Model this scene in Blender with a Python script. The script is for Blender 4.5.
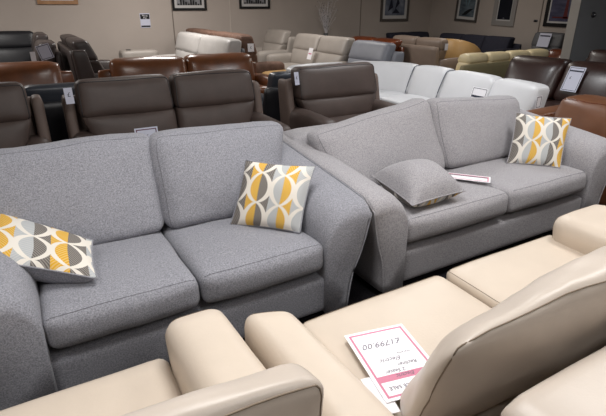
import bpy, bmesh, math, random
from mathutils import Vector, Matrix, noise
random.seed(7)
C = bpy.context.scene.collection
for o in list(bpy.data.objects): bpy.data.objects.remove(o)

# ------------------------------------------------------------------ camera
H = 1.6; FPX = 480.0; PITCH = 23.0; YAW = 60.0
cam_data = bpy.data.cameras.new('camera'); cam = bpy.data.objects.new('camera', cam_data); C.objects.link(cam)
cam_data.sensor_fit = 'HORIZONTAL'; cam_data.sensor_width = 36.0
cam_data.lens = 36.0 * FPX / 606.0
cam_data.clip_start = 0.05; cam_data.clip_end = 60
cam.location = (0, 0, H)
cam.rotation_euler = (math.radians(90 - PITCH), 0, math.radians(YAW - 90))
bpy.context.scene.camera = cam

# ------------------------------------------------------------------ world, exposure, lights
w = bpy.data.worlds.new('world'); bpy.context.scene.world = w; w.use_nodes = True
w.node_tree.nodes['Background'].inputs[0].default_value = (0.8, 0.85, 1.0, 1)
w.node_tree.nodes['Background'].inputs[1].default_value = 0.05
vs = bpy.context.scene.view_settings
vs.view_transform = 'Standard'; vs.look = 'None'; vs.exposure = 0.0; vs.gamma = 1.0; vs.use_curve_mapping = False

def area(loc, size, power, col=(1, 0.97, 0.93), size_y=None, rot=(0, 0, 0)):
    l = bpy.data.lights.new('ceiling_lamp', 'AREA'); l.energy = power; l.color = col
    l.shape = 'RECTANGLE'; l.size = size; l.size_y = size_y or size
    o = bpy.data.objects.new('ceiling_lamp', l); o.location = loc; o.rotation_euler = rot; C.objects.link(o)
    return o
CZ = 2.78
area((0.9, 1.5, CZ), 1.0, 48, (1, .985, .97), 1.0)
area((3.1, 1.3, CZ), 0.9, 40, (1, .985, .97))
area((-0.9, 0.9, CZ), 0.8, 22, (1, .985, .97))
area((1.2, -1.0, CZ), 1.0, 25, (1, .985, .97))
area((4.1, 4.2, CZ), 0.6, 40, (.96, .98, 1))
area((1.3, 5.2, CZ), 0.6, 10, (1, .97, .93))
area((5.2, 8.4, CZ), 0.6, 34, (1, .96, .92))
area((2.6, 9.4, CZ), 0.8, 84, (1, .965, .93))
area((-0.9, 8.8, CZ), 0.8, 66, (1, .965, .93))
area((7.3, 6.7, CZ), 0.5, 22, (1, .95, .88))
area((9.2, 8.6, CZ), 0.6, 16, (1, .95, .90))
area((5.2, 1.4, CZ), 0.6, 19, (1, .98, .97))
area((7.6, 3.2, CZ), 0.6, 10, (.92, .96, 1))

# ------------------------------------------------------------------ materials
def nt(name):
    m = bpy.data.materials.new(name); m.use_nodes = True
    return m, m.node_tree, m.node_tree.nodes['Principled BSDF']
def rgb(r, g, b):
    f = lambda c: (c / 255 / 12.92) if c / 255 <= 0.04045 else ((c / 255 + 0.055) / 1.055) ** 2.4
    return (f(r), f(g), f(b), 1)
def noisy(name, c1, c2, scale=200, rough=0.95, bump=0.3, bscale=None, sheen=0.0, detail=3, spec=0.3, dist=0.002, stretch=None, coat=0.0):
    m, t, p = nt(name); N = t.nodes; L = t.links
    tc = N.new('ShaderNodeTexCoord'); n = N.new('ShaderNodeTexNoise'); n.inputs['Scale'].default_value = scale; n.inputs['Detail'].default_value = detail
    src = tc.outputs['Object']
    if stretch:
        mp = N.new('ShaderNodeMapping'); mp.inputs['Scale'].default_value = stretch; L.new(src, mp.inputs[0]); src = mp.outputs[0]
    L.new(src, n.inputs['Vector'])
    r = N.new('ShaderNodeValToRGB'); r.color_ramp.elements[0].position = 0.3; r.color_ramp.elements[1].position = 0.7
    r.color_ramp.elements[0].color = c1; r.color_ramp.elements[1].color = c2
    L.new(n.outputs['Fac'], r.inputs[0]); L.new(r.outputs[0], p.inputs['Base Color'])
    p.inputs['Roughness'].default_value = rough; p.inputs['Specular IOR Level'].default_value = spec
    if sheen: p.inputs['Sheen Weight'].default_value = sheen
    if coat: p.inputs['Coat Weight'].default_value = coat; p.inputs['Coat Roughness'].default_value = 0.25
    if bump:
        b = N.new('ShaderNodeBump'); b.inputs['Strength'].default_value = bump; b.inputs['Distance'].default_value = dist
        n2 = N.new('ShaderNodeTexNoise'); n2.inputs['Scale'].default_value = bscale or scale; n2.inputs['Detail'].default_value = 4
        L.new(src, n2.inputs['Vector']); L.new(n2.outputs['Fac'], b.inputs['Height']); L.new(b.outputs[0], p.inputs['Normal'])
    return m
def leather(name, col, rough=0.42, spec=0.5, var=0.82, bump=0.25, coat=0.0):
    c1 = tuple(x * var for x in col[:3]) + (1,)
    return noisy(name, c1, col, scale=6, rough=rough, bump=bump, bscale=90, spec=spec, detail=5, dist=0.003, coat=coat)
def plain(name, col, rough=0.6, metal=0.0, spec=0.4):
    m, t, p = nt(name); p.inputs['Base Color'].default_value = col; p.inputs['Roughness'].default_value = rough
    p.inputs['Metallic'].default_value = metal; p.inputs['Specular IOR Level'].default_value = spec
    return m

M = {}
M['grey'] = noisy('grey_weave', rgb(116, 117, 124), rgb(164, 164, 171), scale=170, bump=0.6, bscale=260, detail=6, sheen=0.15, spec=0.15)
M['grey2'] = noisy('pale_grey_weave', rgb(136, 134, 138), rgb(180, 177, 180), scale=170, bump=0.6, bscale=260, detail=6, sheen=0.15, spec=0.15)
M['greyseam'] = plain('dark_grey_stitching', rgb(88, 88, 95), 0.9)
M['beige'] = leather('beige_leather', rgb(210, 196, 180), 0.42, 0.4, 0.94, 0.15)
M['beige2'] = leather('warm_beige_leather', rgb(196, 184, 172), 0.38, 0.45, 0.93, 0.18)
M['beigeseam'] = plain('taupe_stitching', rgb(128, 114, 98), 0.8)
M['taupe'] = leather('taupe_leather', rgb(84, 71, 66), 0.5, 0.4, 0.8, 0.2)
M['taupe_side'] = leather('pale_taupe_leather', rgb(110, 95, 88), 0.55, 0.35, 0.85)
M['black'] = leather('black_leather', rgb(34, 34, 38), 0.4, 0.5)
M['blueblack'] = leather('blue_black_leather', rgb(62, 66, 74), 0.35, 0.5)
M['brown'] = leather('chestnut_leather', rgb(118, 70, 40), 0.28, 0.6, 0.6, 0.15, coat=0.25)
M['dkbrown'] = leather('espresso_leather', rgb(50, 27, 22), 0.38, 0.6, 0.7, 0.25, coat=0.25)
M['redbrown'] = leather('red_brown_leather', rgb(108, 52, 26), 0.22, 0.6, 0.6, 0.2, coat=0.3)
M['tan'] = leather('tan_leather', rgb(112, 72, 48), 0.38, 0.5, 0.8, 0.2)
M['white'] = leather('cool_white_leather', rgb(214, 214, 216), 0.4, 0.4, 0.96, 0.1)
M['whiteseam'] = plain('slate_seam', rgb(80, 86, 98), 0.8)
M['umber'] = leather('umber_leather', rgb(70, 62, 60), 0.4, 0.45, 0.8)
M['dove'] = leather('dove_leather', rgb(160, 152, 144), 0.45, 0.4, 0.9)
M['dove2'] = leather('cool_grey_leather', rgb(136, 138, 146), 0.45, 0.4, 0.9)
M['silvergrey'] = leather('silver_grey_leather', rgb(182, 178, 174), 0.45, 0.4, 0.92)
M['slate'] = leather('slate_leather', rgb(98, 98, 100), 0.5, 0.4, 0.9)
M['cocoa'] = noisy('cocoa_suede', rgb(98, 74, 62), rgb(122, 94, 80), scale=12, rough=0.7, bump=0.1)
M['taupe2'] = leather('mushroom_leather', rgb(134, 118, 106), 0.42, 0.4, 0.9)
M['darkfab'] = noisy('charcoal_fabric', rgb(38, 38, 48), rgb(52, 52, 64), scale=80, rough=0.9, bump=0.2)
M['ochre'] = leather('ochre_leather', rgb(190, 152, 100), 0.38, 0.4, 0.85)
M['cream'] = leather('cream_leather', rgb(232, 214, 172), 0.4, 0.4, 0.9)
M['khaki'] = leather('khaki_leather', rgb(140, 130, 98), 0.5, 0.35, 0.85)
M['wall'] = noisy('painted_plaster', rgb(180, 169, 160), rgb(184, 173, 164), scale=2, rough=0.9, bump=0.05, bscale=60)
M['wallgrey'] = noisy('grey_painted_plaster', rgb(150, 152, 156), rgb(156, 158, 162), scale=2, rough=0.9, bump=0.05, bscale=60)
M['ceil'] = noisy('ceiling_tiles', rgb(200, 198, 194), rgb(210, 208, 204), scale=4, rough=0.95, bump=0.05)
M['carpet'] = noisy('charcoal_carpet', rgb(24, 23, 26), rgb(42, 40, 44), scale=120, rough=1.0, bump=0.5, spec=0.05)
M['joint'] = plain('panel_joint', rgb(120, 110, 102), 0.8)
M['jointl'] = plain('pale_panel_joint', rgb(196, 186, 176), 0.7)
M['blackframe'] = plain('black_lacquer', rgb(16, 16, 18), 0.35)
M['silverframe'] = plain('pewter_frame', rgb(112, 108, 104), 0.35, 0.7)
M['whiteframe'] = plain('white_frame', rgb(150, 146, 142), 0.5)
M['mount'] = plain('picture_mount', rgb(200, 198, 196), 0.8)
M['card'] = plain('white_card', rgb(246, 244, 248), 0.5)
M['carddim'] = plain('pale_card', rgb(206, 208, 224), 0.5)
M['pink'] = plain('pink_print', rgb(205, 128, 152), 0.6)
M['maroon'] = plain('maroon_print', rgb(96, 50, 72), 0.6)
M['navy'] = plain('navy_print', rgb(34, 38, 60), 0.6)
M['ink'] = plain('pen_ink', rgb(112, 106, 118), 0.6)
M['foot'] = plain('black_plastic', rgb(18, 18, 18), 0.5)
M['chrome'] = plain('chrome', rgb(190, 190, 195), 0.2, 1.0)
M['silver'] = plain('silver_twig', rgb(226, 222, 224), 0.5, 0.0)
M['metalgrey'] = plain('grey_metal', rgb(80, 80, 84), 0.4, 0.5)

def pattern_mat(name, cols, s=1/3, p=0.46, u0=0.0, v0=0.12):
    m, t, pb = nt(name); N = t.nodes; L = t.links
    def mt(op, a, b=None, c=None):
        n = N.new('ShaderNodeMath'); n.operation = op
        for i, x in enumerate((a, b, c)):
            if x is None: continue
            if isinstance(x, (int, float)): n.inputs[i].default_value = x
            else: L.new(x, n.inputs[i])
        return n.outputs[0]
    uv = N.new('ShaderNodeUVMap'); uv.uv_map = 'UVMap'; sp = N.new('ShaderNodeSeparateXYZ'); L.new(uv.outputs[0], sp.inputs[0])
    U = mt('ADD', sp.outputs[0], u0); V = sp.outputs[1]
    du = mt('ABSOLUTE', mt('SUBTRACT', mt('FRACT', mt('ADD', mt('DIVIDE', U, s), 0.5)), 0.5))
    wv = mt('MULTIPLY', mt('ABSOLUTE', mt('COSINE', mt('MULTIPLY', mt('SUBTRACT', V, v0), math.pi / p))), 0.47)
    wv = mt('MULTIPLY', mt('POWER', mt('DIVIDE', wv, 0.47), 0.62), 0.47)
    band = mt('LESS_THAN', mt('ABSOLUTE', mt('SUBTRACT', du, wv)), 0.098)
    ramp = N.new('ShaderNodeValToRGB'); cr = ramp.color_ramp; cr.interpolation = 'CONSTANT'
    n = len(cols)
    while len(cr.elements) < n: cr.elements.new(0.5)
    for i, c in enumerate(cols):
        cr.elements[i].position = i / n; cr.elements[i].color = c
    L.new(mt('FRACT', U), ramp.inputs[0])
    hatch = mt('MULTIPLY', mt('ADD', mt('SINE', mt('MULTIPLY', mt('ADD', mt('MULTIPLY', du, s), mt('MULTIPLY', V, 0.8)), 190.0)), 1.0), 0.15)
    mixh = N.new('ShaderNodeMixRGB'); L.new(hatch, mixh.inputs[0]); L.new(ramp.outputs[0], mixh.inputs[1]); mixh.inputs[2].default_value = rgb(225, 220, 205)
    mixb = N.new('ShaderNodeMixRGB'); L.new(band, mixb.inputs[0]); L.new(mixh.outputs[0], mixb.inputs[1]); mixb.inputs[2].default_value = rgb(228, 222, 212)
    L.new(mixb.outputs[0], pb.inputs['Base Color']); pb.inputs['Roughness'].default_value = 0.9; pb.inputs['Specular IOR Level'].default_value = 0.15
    return m
YEL = rgb(216, 164, 12); DK = rgb(92, 86, 86); LG = rgb(176, 180, 184); MG = rgb(128, 130, 136)
M['pat1'] = pattern_mat('ogee_weave_yellow', [DK, YEL, DK, LG, YEL, LG])
M['pat2'] = pattern_mat('ogee_weave_grey', [DK, LG, YEL, LG, DK, YEL], v0=0.2)
M['pat3'] = pattern_mat('ogee_weave_mixed', [YEL, LG, DK, YEL, DK, LG], v0=0.3, u0=-.10)

# ------------------------------------------------------------------ mesh helpers
def link_mesh(name, bm, mat, parent=None, smooth=True, world=True):
    """link a bmesh as one object; vertices given in world space are moved into the parent's space"""
    if parent is not None and world:
        bm.transform(parent.matrix_basis.inverted())
    me = bpy.data.meshes.new(name); bm.normal_update(); bm.to_mesh(me); bm.free()
    for mm in (mat if isinstance(mat, list) else [mat]): me.materials.append(mm)
    if smooth:
        for p in me.polygons: p.use_smooth = True
    o = bpy.data.objects.new(name, me); C.objects.link(o)
    if parent is not None: o.parent = parent
    return o
def tag(o, label, cat, group=None):
    o['label'] = label; o['category'] = cat
    if group: o['group'] = group
    return o
def thing(name, label, cat, loc=(0, 0, 0), rz=0, group=None):
    o = bpy.data.objects.new(name, None); o.empty_display_size = 0.1; C.objects.link(o)
    o.matrix_basis = Matrix.Translation(Vector(loc)) @ Matrix.Rotation(math.radians(rz), 4, 'Z')
    return tag(o, label, cat, group)
def trilin(h, u, v, w):
    """h: 8 corners in order (-x-y-z)(+x-y-z)(+x+y-z)(-x+y-z) then the same at +z"""
    a, b, c = (u + 1) / 2, (v + 1) / 2, (w + 1) / 2
    lo = h[0] * ((1 - a) * (1 - b)) + h[1] * (a * (1 - b)) + h[2] * (a * b) + h[3] * ((1 - a) * b)
    hi = h[4] * ((1 - a) * (1 - b)) + h[5] * (a * (1 - b)) + h[6] * (a * b) + h[7] * ((1 - a) * b)
    return lo * (1 - c) + hi * c
def pad_fn(hexa, r=0.04, puff=(0, 0, 0), wr=0.0, wf=3.0, seed=0, post=None):
    h = [Vector(p) for p in hexa]
    dx = sum(((h[1] - h[0]).length, (h[2] - h[3]).length, (h[5] - h[4]).length, (h[6] - h[7]).length)) / 4
    dy = sum(((h[3] - h[0]).length, (h[2] - h[1]).length, (h[7] - h[4]).length, (h[6] - h[5]).length)) / 4
    dz = sum(((h[4] - h[0]).length, (h[5] - h[1]).length, (h[6] - h[2]).length, (h[7] - h[3]).length)) / 4
    hd = Vector((dx / 2, dy / 2, dz / 2)); rr = min(r, hd.x * .98, hd.y * .98, hd.z * .98)
    off = Vector((seed * 3.1, seed * 1.7, seed * 2.3))
    def f(c):
        p = Vector([math.sin(c[i] * math.pi / 2) * 0.45 * 1.0 + c[i] * 0.55 for i in range(3)])
        p = Vector((p.x * hd.x, p.y * hd.y, p.z * hd.z))
        inn = Vector([max(-(hd[i] - rr), min(hd[i] - rr, p[i])) for i in range(3)])
        d = p - inn
        if d.length > 1e-9: p = inn + d.normalized() * rr
        u, v, w_ = p.x / hd.x, p.y / hd.y, p.z / hd.z
        U, V, W = 1 - u * u, 1 - v * v, 1 - w_ * w_
        q = Vector((p.x + puff[0] * u * max(V, 0) ** .7 * max(W, 0) ** .7, p.y + puff[1] * v * max(U, 0) ** .7 * max(W, 0) ** .7, p.z + puff[2] * w_ * max(U, 0) ** .7 * max(V, 0) ** .7))
        x = trilin(h, q.x / hd.x, q.y / hd.y, q.z / hd.z)
        if wr:
            nv = noise.noise_vector(x * wf + off) * wr + noise.noise_vector(x * wf * 2.7 + off) * wr * 0.4
            x = x + nv
        if post: x = post(x)
        return x
    return f
def box_hex(x0, x1, y0, y1, z0, z1):
    return [(x0, y0, z0), (x1, y0, z0), (x1, y1, z0), (x0, y1, z0), (x0, y0, z1), (x1, y0, z1), (x1, y1, z1), (x0, y1, z1)]
def cube_bm(f, cuts=10):
    bm = bmesh.new(); bmesh.ops.create_cube(bm, size=2.0)
    bmesh.ops.subdivide_edges(bm, edges=bm.edges[:], cuts=cuts, use_grid_fill=True)
    for v in bm.verts: v.co = f(v.co.copy())
    return bm
def pad(name, hexa, mat, parent, r=0.04, puff=(0, 0, 0), cuts=10, wr=0.0, wf=3.0, seed=0, post=None, world=True, seams=None, seam_mat=None, seam_r=0.003, seam_name='piping'):
    f = pad_fn(hexa, r, puff, wr, wf, seed, post)
    o = link_mesh(name, cube_bm(f, cuts), mat, parent, world=world)
    if seams:
        bm = bmesh.new()
        for pl in seams:
            pts = []
            for a, b in zip(pl[:-1], pl[1:]):
                n = 14
                for i in range(n): pts.append(f(Vector(a).lerp(Vector(b), i / n)))
            pts.append(f(Vector(pl[-1])))
            tube(bm, pts, seam_r)
        if world:
            bm.transform(parent.matrix_basis.inverted())
        link_mesh(seam_name, bm, seam_mat or mat, o, world=False)
    return o
def tube(bm, pts, r, n=6, taper=None):
    pts = [Vector(p) for p in pts]; rings = []
    for i, p in enumerate(pts):
        t = (pts[min(i + 1, len(pts) - 1)] - pts[max(i - 1, 0)])
        if t.length < 1e-9: t = Vector((0, 0, 1))
        t.normalize(); a = t.orthogonal() if abs(t.z) > .95 else t.cross(Vector((0, 0, 1)))
        a.normalize(); b = t.cross(a)
        rr = r if not taper else r * (1 - (1 - taper) * i / (len(pts) - 1))
        rings.append([bm.verts.new(p + a * rr * math.cos(2 * math.pi * k / n) + b * rr * math.sin(2 * math.pi * k / n)) for k in range(n)])
    for A, B in zip(rings[:-1], rings[1:]):
        for k in range(n): bm.faces.new((A[k], A[(k + 1) % n], B[(k + 1) % n], B[k]))
    bm.faces.new(rings[0][::-1]); bm.faces.new(rings[-1])
def box(bm, x0, x1, y0, y1, z0, z1):
    vs_ = [bm.verts.new(p) for p in box_hex(x0, x1, y0, y1, z0, z1)]
    for f in ((0, 3, 2, 1), (4, 5, 6, 7), (0, 1, 5, 4), (1, 2, 6, 5), (2, 3, 7, 6), (3, 0, 4, 7)): bm.faces.new([vs_[i] for i in f])
def loft(sections, cap=True, closed=True):
    bm = bmesh.new(); R = [[bm.verts.new(p) for p in s] for s in sections]; n = len(R[0])
    for A, B in zip(R[:-1], R[1:]):
        for k in range(n if closed else n - 1): bm.faces.new((A[k], A[(k + 1) % n], B[(k + 1) % n], B[k]))
    if cap:
        bm.faces.new(R[0][::-1]); bm.faces.new(R[-1])
    bmesh.ops.recalc_face_normals(bm, faces=bm.faces[:])
    return bm
def smooth_poly(pts, it=2):
    for _ in range(it):
        q = []
        n = len(pts)
        for i in range(n):
            a, b = Vector(pts[i]), Vector(pts[(i + 1) % n])
            q += [a * .75 + b * .25, a * .25 + b * .75]
        pts = q
    return pts
def catmull(pts, n=8):
    pts = [Vector(p) for p in pts]; P = [pts[0]] + pts + [pts[-1]]; out = []
    for i in range(1, len(P) - 2):
        for k in range(n):
            t = k / n; a, b, c, d = P[i - 1], P[i], P[i + 1], P[i + 2]
            out.append(0.5 * ((2 * b) + (c - a) * t + (2 * a - 5 * b + 4 * c - d) * t * t + (3 * b - a - 3 * c + d) * t ** 3))
    out.append(P[-2]); return out
def struct(name, bm, mat):
    o = link_mesh(name, bm, mat, None, smooth=False); o['kind'] = 'structure'; return o
def feet(parent, pts, h=0.06, r=0.025, mat='foot'):
    for (x, y) in pts:
        bm = bmesh.new(); bmesh.ops.create_cone(bm, cap_ends=True, segments=14, radius1=r * .8, radius2=r, depth=h, matrix=Matrix.Translation((x, y, h / 2)))
        link_mesh('foot', bm, M[mat], parent, world=False)

# ------------------------------------------------------------------ structure
XL, XR, YF, YB, ZC = -3.2, 11.3, -2.6, 11.77, 2.8
bm = bmesh.new(); box(bm, XL - .1, XR + .1, YF - .1, YB + .1, -0.1, 0); struct('floor', bm, M['carpet'])
bm = bmesh.new(); box(bm, XL - .1, XR + .1, YF - .1, YB + .1, ZC, ZC + .1); struct('ceiling', bm, M['ceil'])
bm = bmesh.new(); box(bm, XL, XR, YB, YB + .1, 0, ZC); struct('wall_back', bm, M['wall'])
bm = bmesh.new(); box(bm, XR, XR + .1, YF, YB, 0, ZC); struct('wall_right', bm, M['wall'])
bm = bmesh.new(); box(bm, XL - .1, XL, YF, YB, 0, ZC); struct('wall_left', bm, M['wall'])
bm = bmesh.new(); box(bm, XL, XR, YF - .1, YF, 0, ZC); struct('wall_front', bm, M['wall'])
bm = bmesh.new(); box(bm, XL, XR, YB - .015, YB, 0, .12); struct('baseboard_back', bm, M['wall'])
bm = bmesh.new(); box(bm, XR - .015, XR, YF, YB - .015, 0, .12); struct('baseboard_right', bm, M['wall'])
for i, (x, mm) in enumerate(((3.34, 'joint'), (4.75, 'jointl'), (8.66, 'joint'))):
    bm = bmesh.new(); box(bm, x - .012, x + .012, YB - .006, YB, .12, ZC); struct('trim_%d' % (i + 1), bm, M[mm])
bm = bmesh.new(); box(bm, XR - .006, XR, 7.98, 8.01, .12, ZC); struct('trim_4', bm, M['joint'])
# partition that juts out from the right wall
bm = bmesh.new(); box(bm, 9.0, XR, 5.62, 5.78, 0, ZC); struct('wall_partition', bm, M['wallgrey'])
bm = bmesh.new(); box(bm, 8.985, 9.0, 5.61, 5.79, 0, ZC); struct('trim_5', bm, M['whiteframe'])

# ------------------------------------------------------------------ hero: grey fabric sofas
def grey_sofa(label, loc, seats, yf, yb, mat, backs, arms, group=None, yb_frame=2.95, seatz=(0.31, 0.475)):
    S = thing('fabric_sofa', label, 'sofa', loc, 0, group)
    xi0, xi1 = seats[0][0], seats[-1][1]
    pad('base', box_hex(xi0 - .05, xi1 + .05, yf + .015, yb_frame, .05, .265), mat, S, r=.025, puff=(0, .006, 0), cuts=10)
    pad('back_frame', [(xi0 - .2, 2.68, .07), (xi1 + .2, 2.68, .07), (xi1 + .2, yb_frame, .07), (xi0 - .2, yb_frame, .07),
                       (xi0 - .22, 2.78, .78), (xi1 + .22, 2.78, .78), (xi1 + .22, yb_frame + .05, .78), (xi0 - .22, yb_frame + .05, .78)], mat, S, r=.04)
    for i, (x0, x1) in enumerate(seats):
        hx = [(x0 + .004, yf, seatz[0]), (x1 - .004, yf, seatz[0]), (x1 - .004, 2.62, seatz[0]), (x0 + .004, 2.62, seatz[0]),
              (x0 + .004, yf + .004, seatz[1]), (x1 - .004, yf + .004, seatz[1]), (x1 - .004, 2.62, seatz[1] - .03), (x0 + .004, 2.62, seatz[1] - .03)]
        pad('seat_cushion', hx, mat, S, r=.045, puff=(.006, .022, .026), cuts=16, wr=.006, wf=4, seed=i + len(seats) * 3,
            seams=[[(-.97, -.93, .97), (.97, -.93, .97)]], seam_mat=M['greyseam'], seam_r=.0009, seam_name='seam')
    for i, (h8, pf) in enumerate(backs):
        pad('back_cushion', h8, mat, S, r=.07, puff=pf, cuts=18, wr=.012, wf=3.2, seed=i + 5 + len(label),
            seams=[[(-.96, -.93, -1), (-.96, -.93, 1)], [(-.95, -.9, .99), (.95, -.9, .99)]], seam_mat=M['greyseam'], seam_r=.0012, seam_name='seam')
    for side, xi, wtop, ztf, ztb, tp in arms:
        secs = []
        ys = [yf - .014, yf - .006, yf + .025, yf + .08, yf + .25, yf + .45, yf + .65, yf + .85, yb_frame + .02, yb_frame + .04]
        for k, y in enumerate(ys):
            t = min(1, max(0, (y - yf) / (yb_frame - yf))); zt = ztf + (ztb - ztf) * t
            drop = [.075, .045, .016, .003, 0, 0, 0, 0, 0, .02][k]; ins = [.035, .012, .002, 0, 0, 0, 0, 0, 0, .02][k]
            zt -= drop
            prof = [(0.0 + ins * .3, .05), (0.0 + ins * .3, .30), (0.0 + ins * .3, zt - .15), (.045, zt - .055), (.12, zt - .01), (wtop - .06, zt), (wtop - .012, zt - .008),
                    (wtop - ins, zt - .05), (wtop - .045 * tp - ins, zt - .22), (wtop - .10 * tp - ins, .25), (wtop - .13 * tp - ins, .05)]
            # dense smooth corners on the top only
            P = [Vector((xi + side * a, y, b)) for a, b in prof]
            top = catmull(P[1:], 3)
            secs.append([P[0]] + top)
        b_ = loft(secs)
        o = link_mesh('arm', b_, mat, S)
        bm2 = bmesh.new()
        tube(bm2, [q[17] + Vector((side * .003, 0, .003)) for q in secs[:2:-1]] + [q + Vector((side * .002, -.004, .0)) for q in secs[1][18:]], .0045)
        bm2.transform(S.matrix_basis.inverted()); link_mesh('piping', bm2, mat, o, world=False)
    feet(S, [(a - loc[0], b - loc[1]) for a in (xi0 + .0, xi1 - .0) for b in (yf + .12, yb_frame - .1)], h=.07)
    return S
def lean(x0b, x1b, x0t, x1t, yb=2.40, yt=2.62, zb=.45, zt=.93, th=.21, zt2=None):
    zt2 = zt if zt2 is None else zt2
    return [(x0b, yb, zb), (x1b, yb, zb), (x1b, yb + th, zb), (x0b, yb + th, zb), (x0t, yt, zt), (x1t, yt, zt2), (x1t, yt + th * .8, zt2 - .02), (x0t, yt + th * .8, zt - .02)]
GL = grey_sofa('mid-grey fabric two-seater sofa at the left, with two patterned scatter cushions', (.53, 2.4, 0),
          [(-.11, .525), (.53, 1.20)], 1.83, 2.55, M['grey'],
          [(lean(-.22, .545, -.34, .575, zt=.95, yb=2.39, yt=2.66), (.0, .05, .0)), (lean(.545, 1.20, .56, 1.385, zt=.965, yb=2.37, yt=2.60, zt2=.93), (.02, .065, .0))],
          [(-1, -.11, .29, .635, .76, .3), (1, 1.195, .275, .655, .77, 1.0)], 'grey fabric sofas')
GR = grey_sofa('pale grey fabric sofa right of centre with a price card lying on its seat', (2.6, 2.4, 0),
          [(1.75, 2.63), (2.635, 3.50)], 1.84, 2.55, M['grey2'],
          [(lean(1.70, 2.62, 1.57, 2.56, zt=.835, yb=2.37, yt=2.58, zt2=.985), (.01, .065, .0)), (lean(2.62, 3.50, 2.58, 3.55, zt=.97, yb=2.38, yt=2.56, zt2=.905), (.02, .06, .0))],
          [(-1, 1.75, .262, .652, .765, .75), (1, 3.50, .29, .66, .78, .8)], 'grey fabric sofas')

# ------------------------------------------------------------------ throw cushions
def throw(label, TL, TR, BR, BL, th, front, back, side=1, group='patterned scatter cushions', bulge=(1, 1), seed=1, sag=0.0):
    TL, TR, BR, BL = map(Vector, (TL, TR, BR, BL))
    cen = (TL + TR + BR + BL) / 4; nrm = (TR - TL).cross(BL - TL).normalized() * -1 * side
    root = thing('scatter_cushion', label, 'cushion', (cen.x, cen.y, min(v.z for v in (TL, TR, BR, BL))), 0, group)
    n = 20
    def P(u, v, s):
        # u,v in 0..1 ; sides pinch inwards between the corners
        cu, cv = 2 * u - 1, 2 * v - 1
        pin = 0.055
        uu = .5 + (cu * (1 - pin * (1 - cv * cv))) / 2; vv = .5 + (cv * (1 - pin * (1 - cu * cu))) / 2
        p = TL.lerp(TR, uu).lerp(BL.lerp(BR, uu), 1 - vv)
        t = ((1 - abs(cu) ** 2.6) * (1 - abs(cv) ** 2.6)) ** .55
        p = p + nrm * (s * th / 2 * t * (bulge[0] if s > 0 else bulge[1]))
        p = p + noise.noise_vector(p * 7 + Vector((seed, 0, 0))) * .012 * t
        p.z -= sag * (1 - cv * cv) * (cu * cu)
        return p
    for s, nm, mt_ in ((1, 'patterned_face', front), (-1, 'plain_face', back)):
        bm = bmesh.new(); uvl = bm.loops.layers.uv.new('UVMap')
        g = [[bm.verts.new(P(i / n, j / n, s)) for i in range(n + 1)] for j in range(n + 1)]
        for j in range(n):
            for i in range(n):
                q = [(i, j), (i + 1, j), (i + 1, j + 1), (i, j + 1)]
                f = bm.faces.new([g[b][a] for a, b in (q if s * side > 0 else q[::-1])])
                for lp, (a, b) in zip(f.loops, (q if s * side > 0 else q[::-1])): lp[uvl].uv = (a / n, b / n)
        link_mesh(nm, bm, mt_, root)
    bm = bmesh.new()
    loop = [P(i / n, 0, 0) for i in range(n)] + [P(1, i / n, 0) for i in range(n)] + [P(1 - i / n, 1, 0) for i in range(n)] + [P(0, 1 - i / n, 0) for i in range(n + 1)]
    tube(bm, loop, .004); link_mesh('piping', bm, back, root)
    return root
throw('upright yellow and grey patterned cushion against the right arm of the left grey sofa',
      (1.00, 2.37, .805), (1.29, 2.10, .80), (1.13, 1.99, .485), (.85, 2.27, .485), .13, M['pat1'], M['grey'], 1, bulge=(1, .6))
throw('patterned scatter cushion slumped over the arm at the left end of the left grey sofa',
      (-.24, 2.56, .70), (.155, 2.27, .565), (.125, 1.97, .52), (-.30, 2.15, .645), .17, M['pat3'], M['grey'], 1, seed=4, bulge=(.5, 1.6))
throw('cushion lying plain grey side up on the left seat of the right grey sofa',
      (1.86, 2.34, .575), (2.27, 2.25, .565), (2.22, 1.87, .555), (1.80, 1.87, .545), .21, M['pat2'], M['grey2'], -1, seed=8, bulge=(.95, 1.35))
throw('patterned scatter cushion in greys and yellow, upright in the far corner of the right sofa',
      (3.26, 2.37, .835), (3.58, 2.12, .80), (3.34, 1.98, .485), (3.09, 2.25, .485), .13, M['pat2'], M['grey2'], 1, bulge=(1, .6))

# ------------------------------------------------------------------ hero: beige leather sofas facing away from the camera
def seam_line(parent, pts, r, mat, name='seam'):
    bm = bmesh.new(); tube(bm, catmull(pts, 8), r); return link_mesh(name, bm, mat, parent)
BR = thing('leather_sofa', 'beige leather sofa in the right foreground with the large price card on its seat', 'sofa', (1.55, .8, 0), 0, 'beige leather sofas')
pad('base', box_hex(.62, 2.5, .28, 1.30, .06, .32), M['beige2'], BR, r=.03)
for i, (x0, x1, yf, zt) in enumerate(((.765, 1.53, 1.375, .445), (1.54, 2.33, 1.355, .468))):
    hx = [(x0, .48, .28), (x1, .48, .28), (x1, yf - .02, .28), (x0, yf - .02, .28), (x0, .48, zt - .02), (x1, .48, zt - .02), (x1, yf, zt), (x0, yf, zt)]
    pad('seat_cushion', hx, M['beige'], BR, r=.03, puff=(.0, .01, .018), cuts=14, wr=.003, seed=i + 20,
        seams=[[(-.97, -.9, .985), (-.97, .97, .985)], [(-.97, .97, .985), (.97, .97, .985)]], seam_mat=M['beigeseam'], seam_r=.0012, seam_name='seam')
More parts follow.
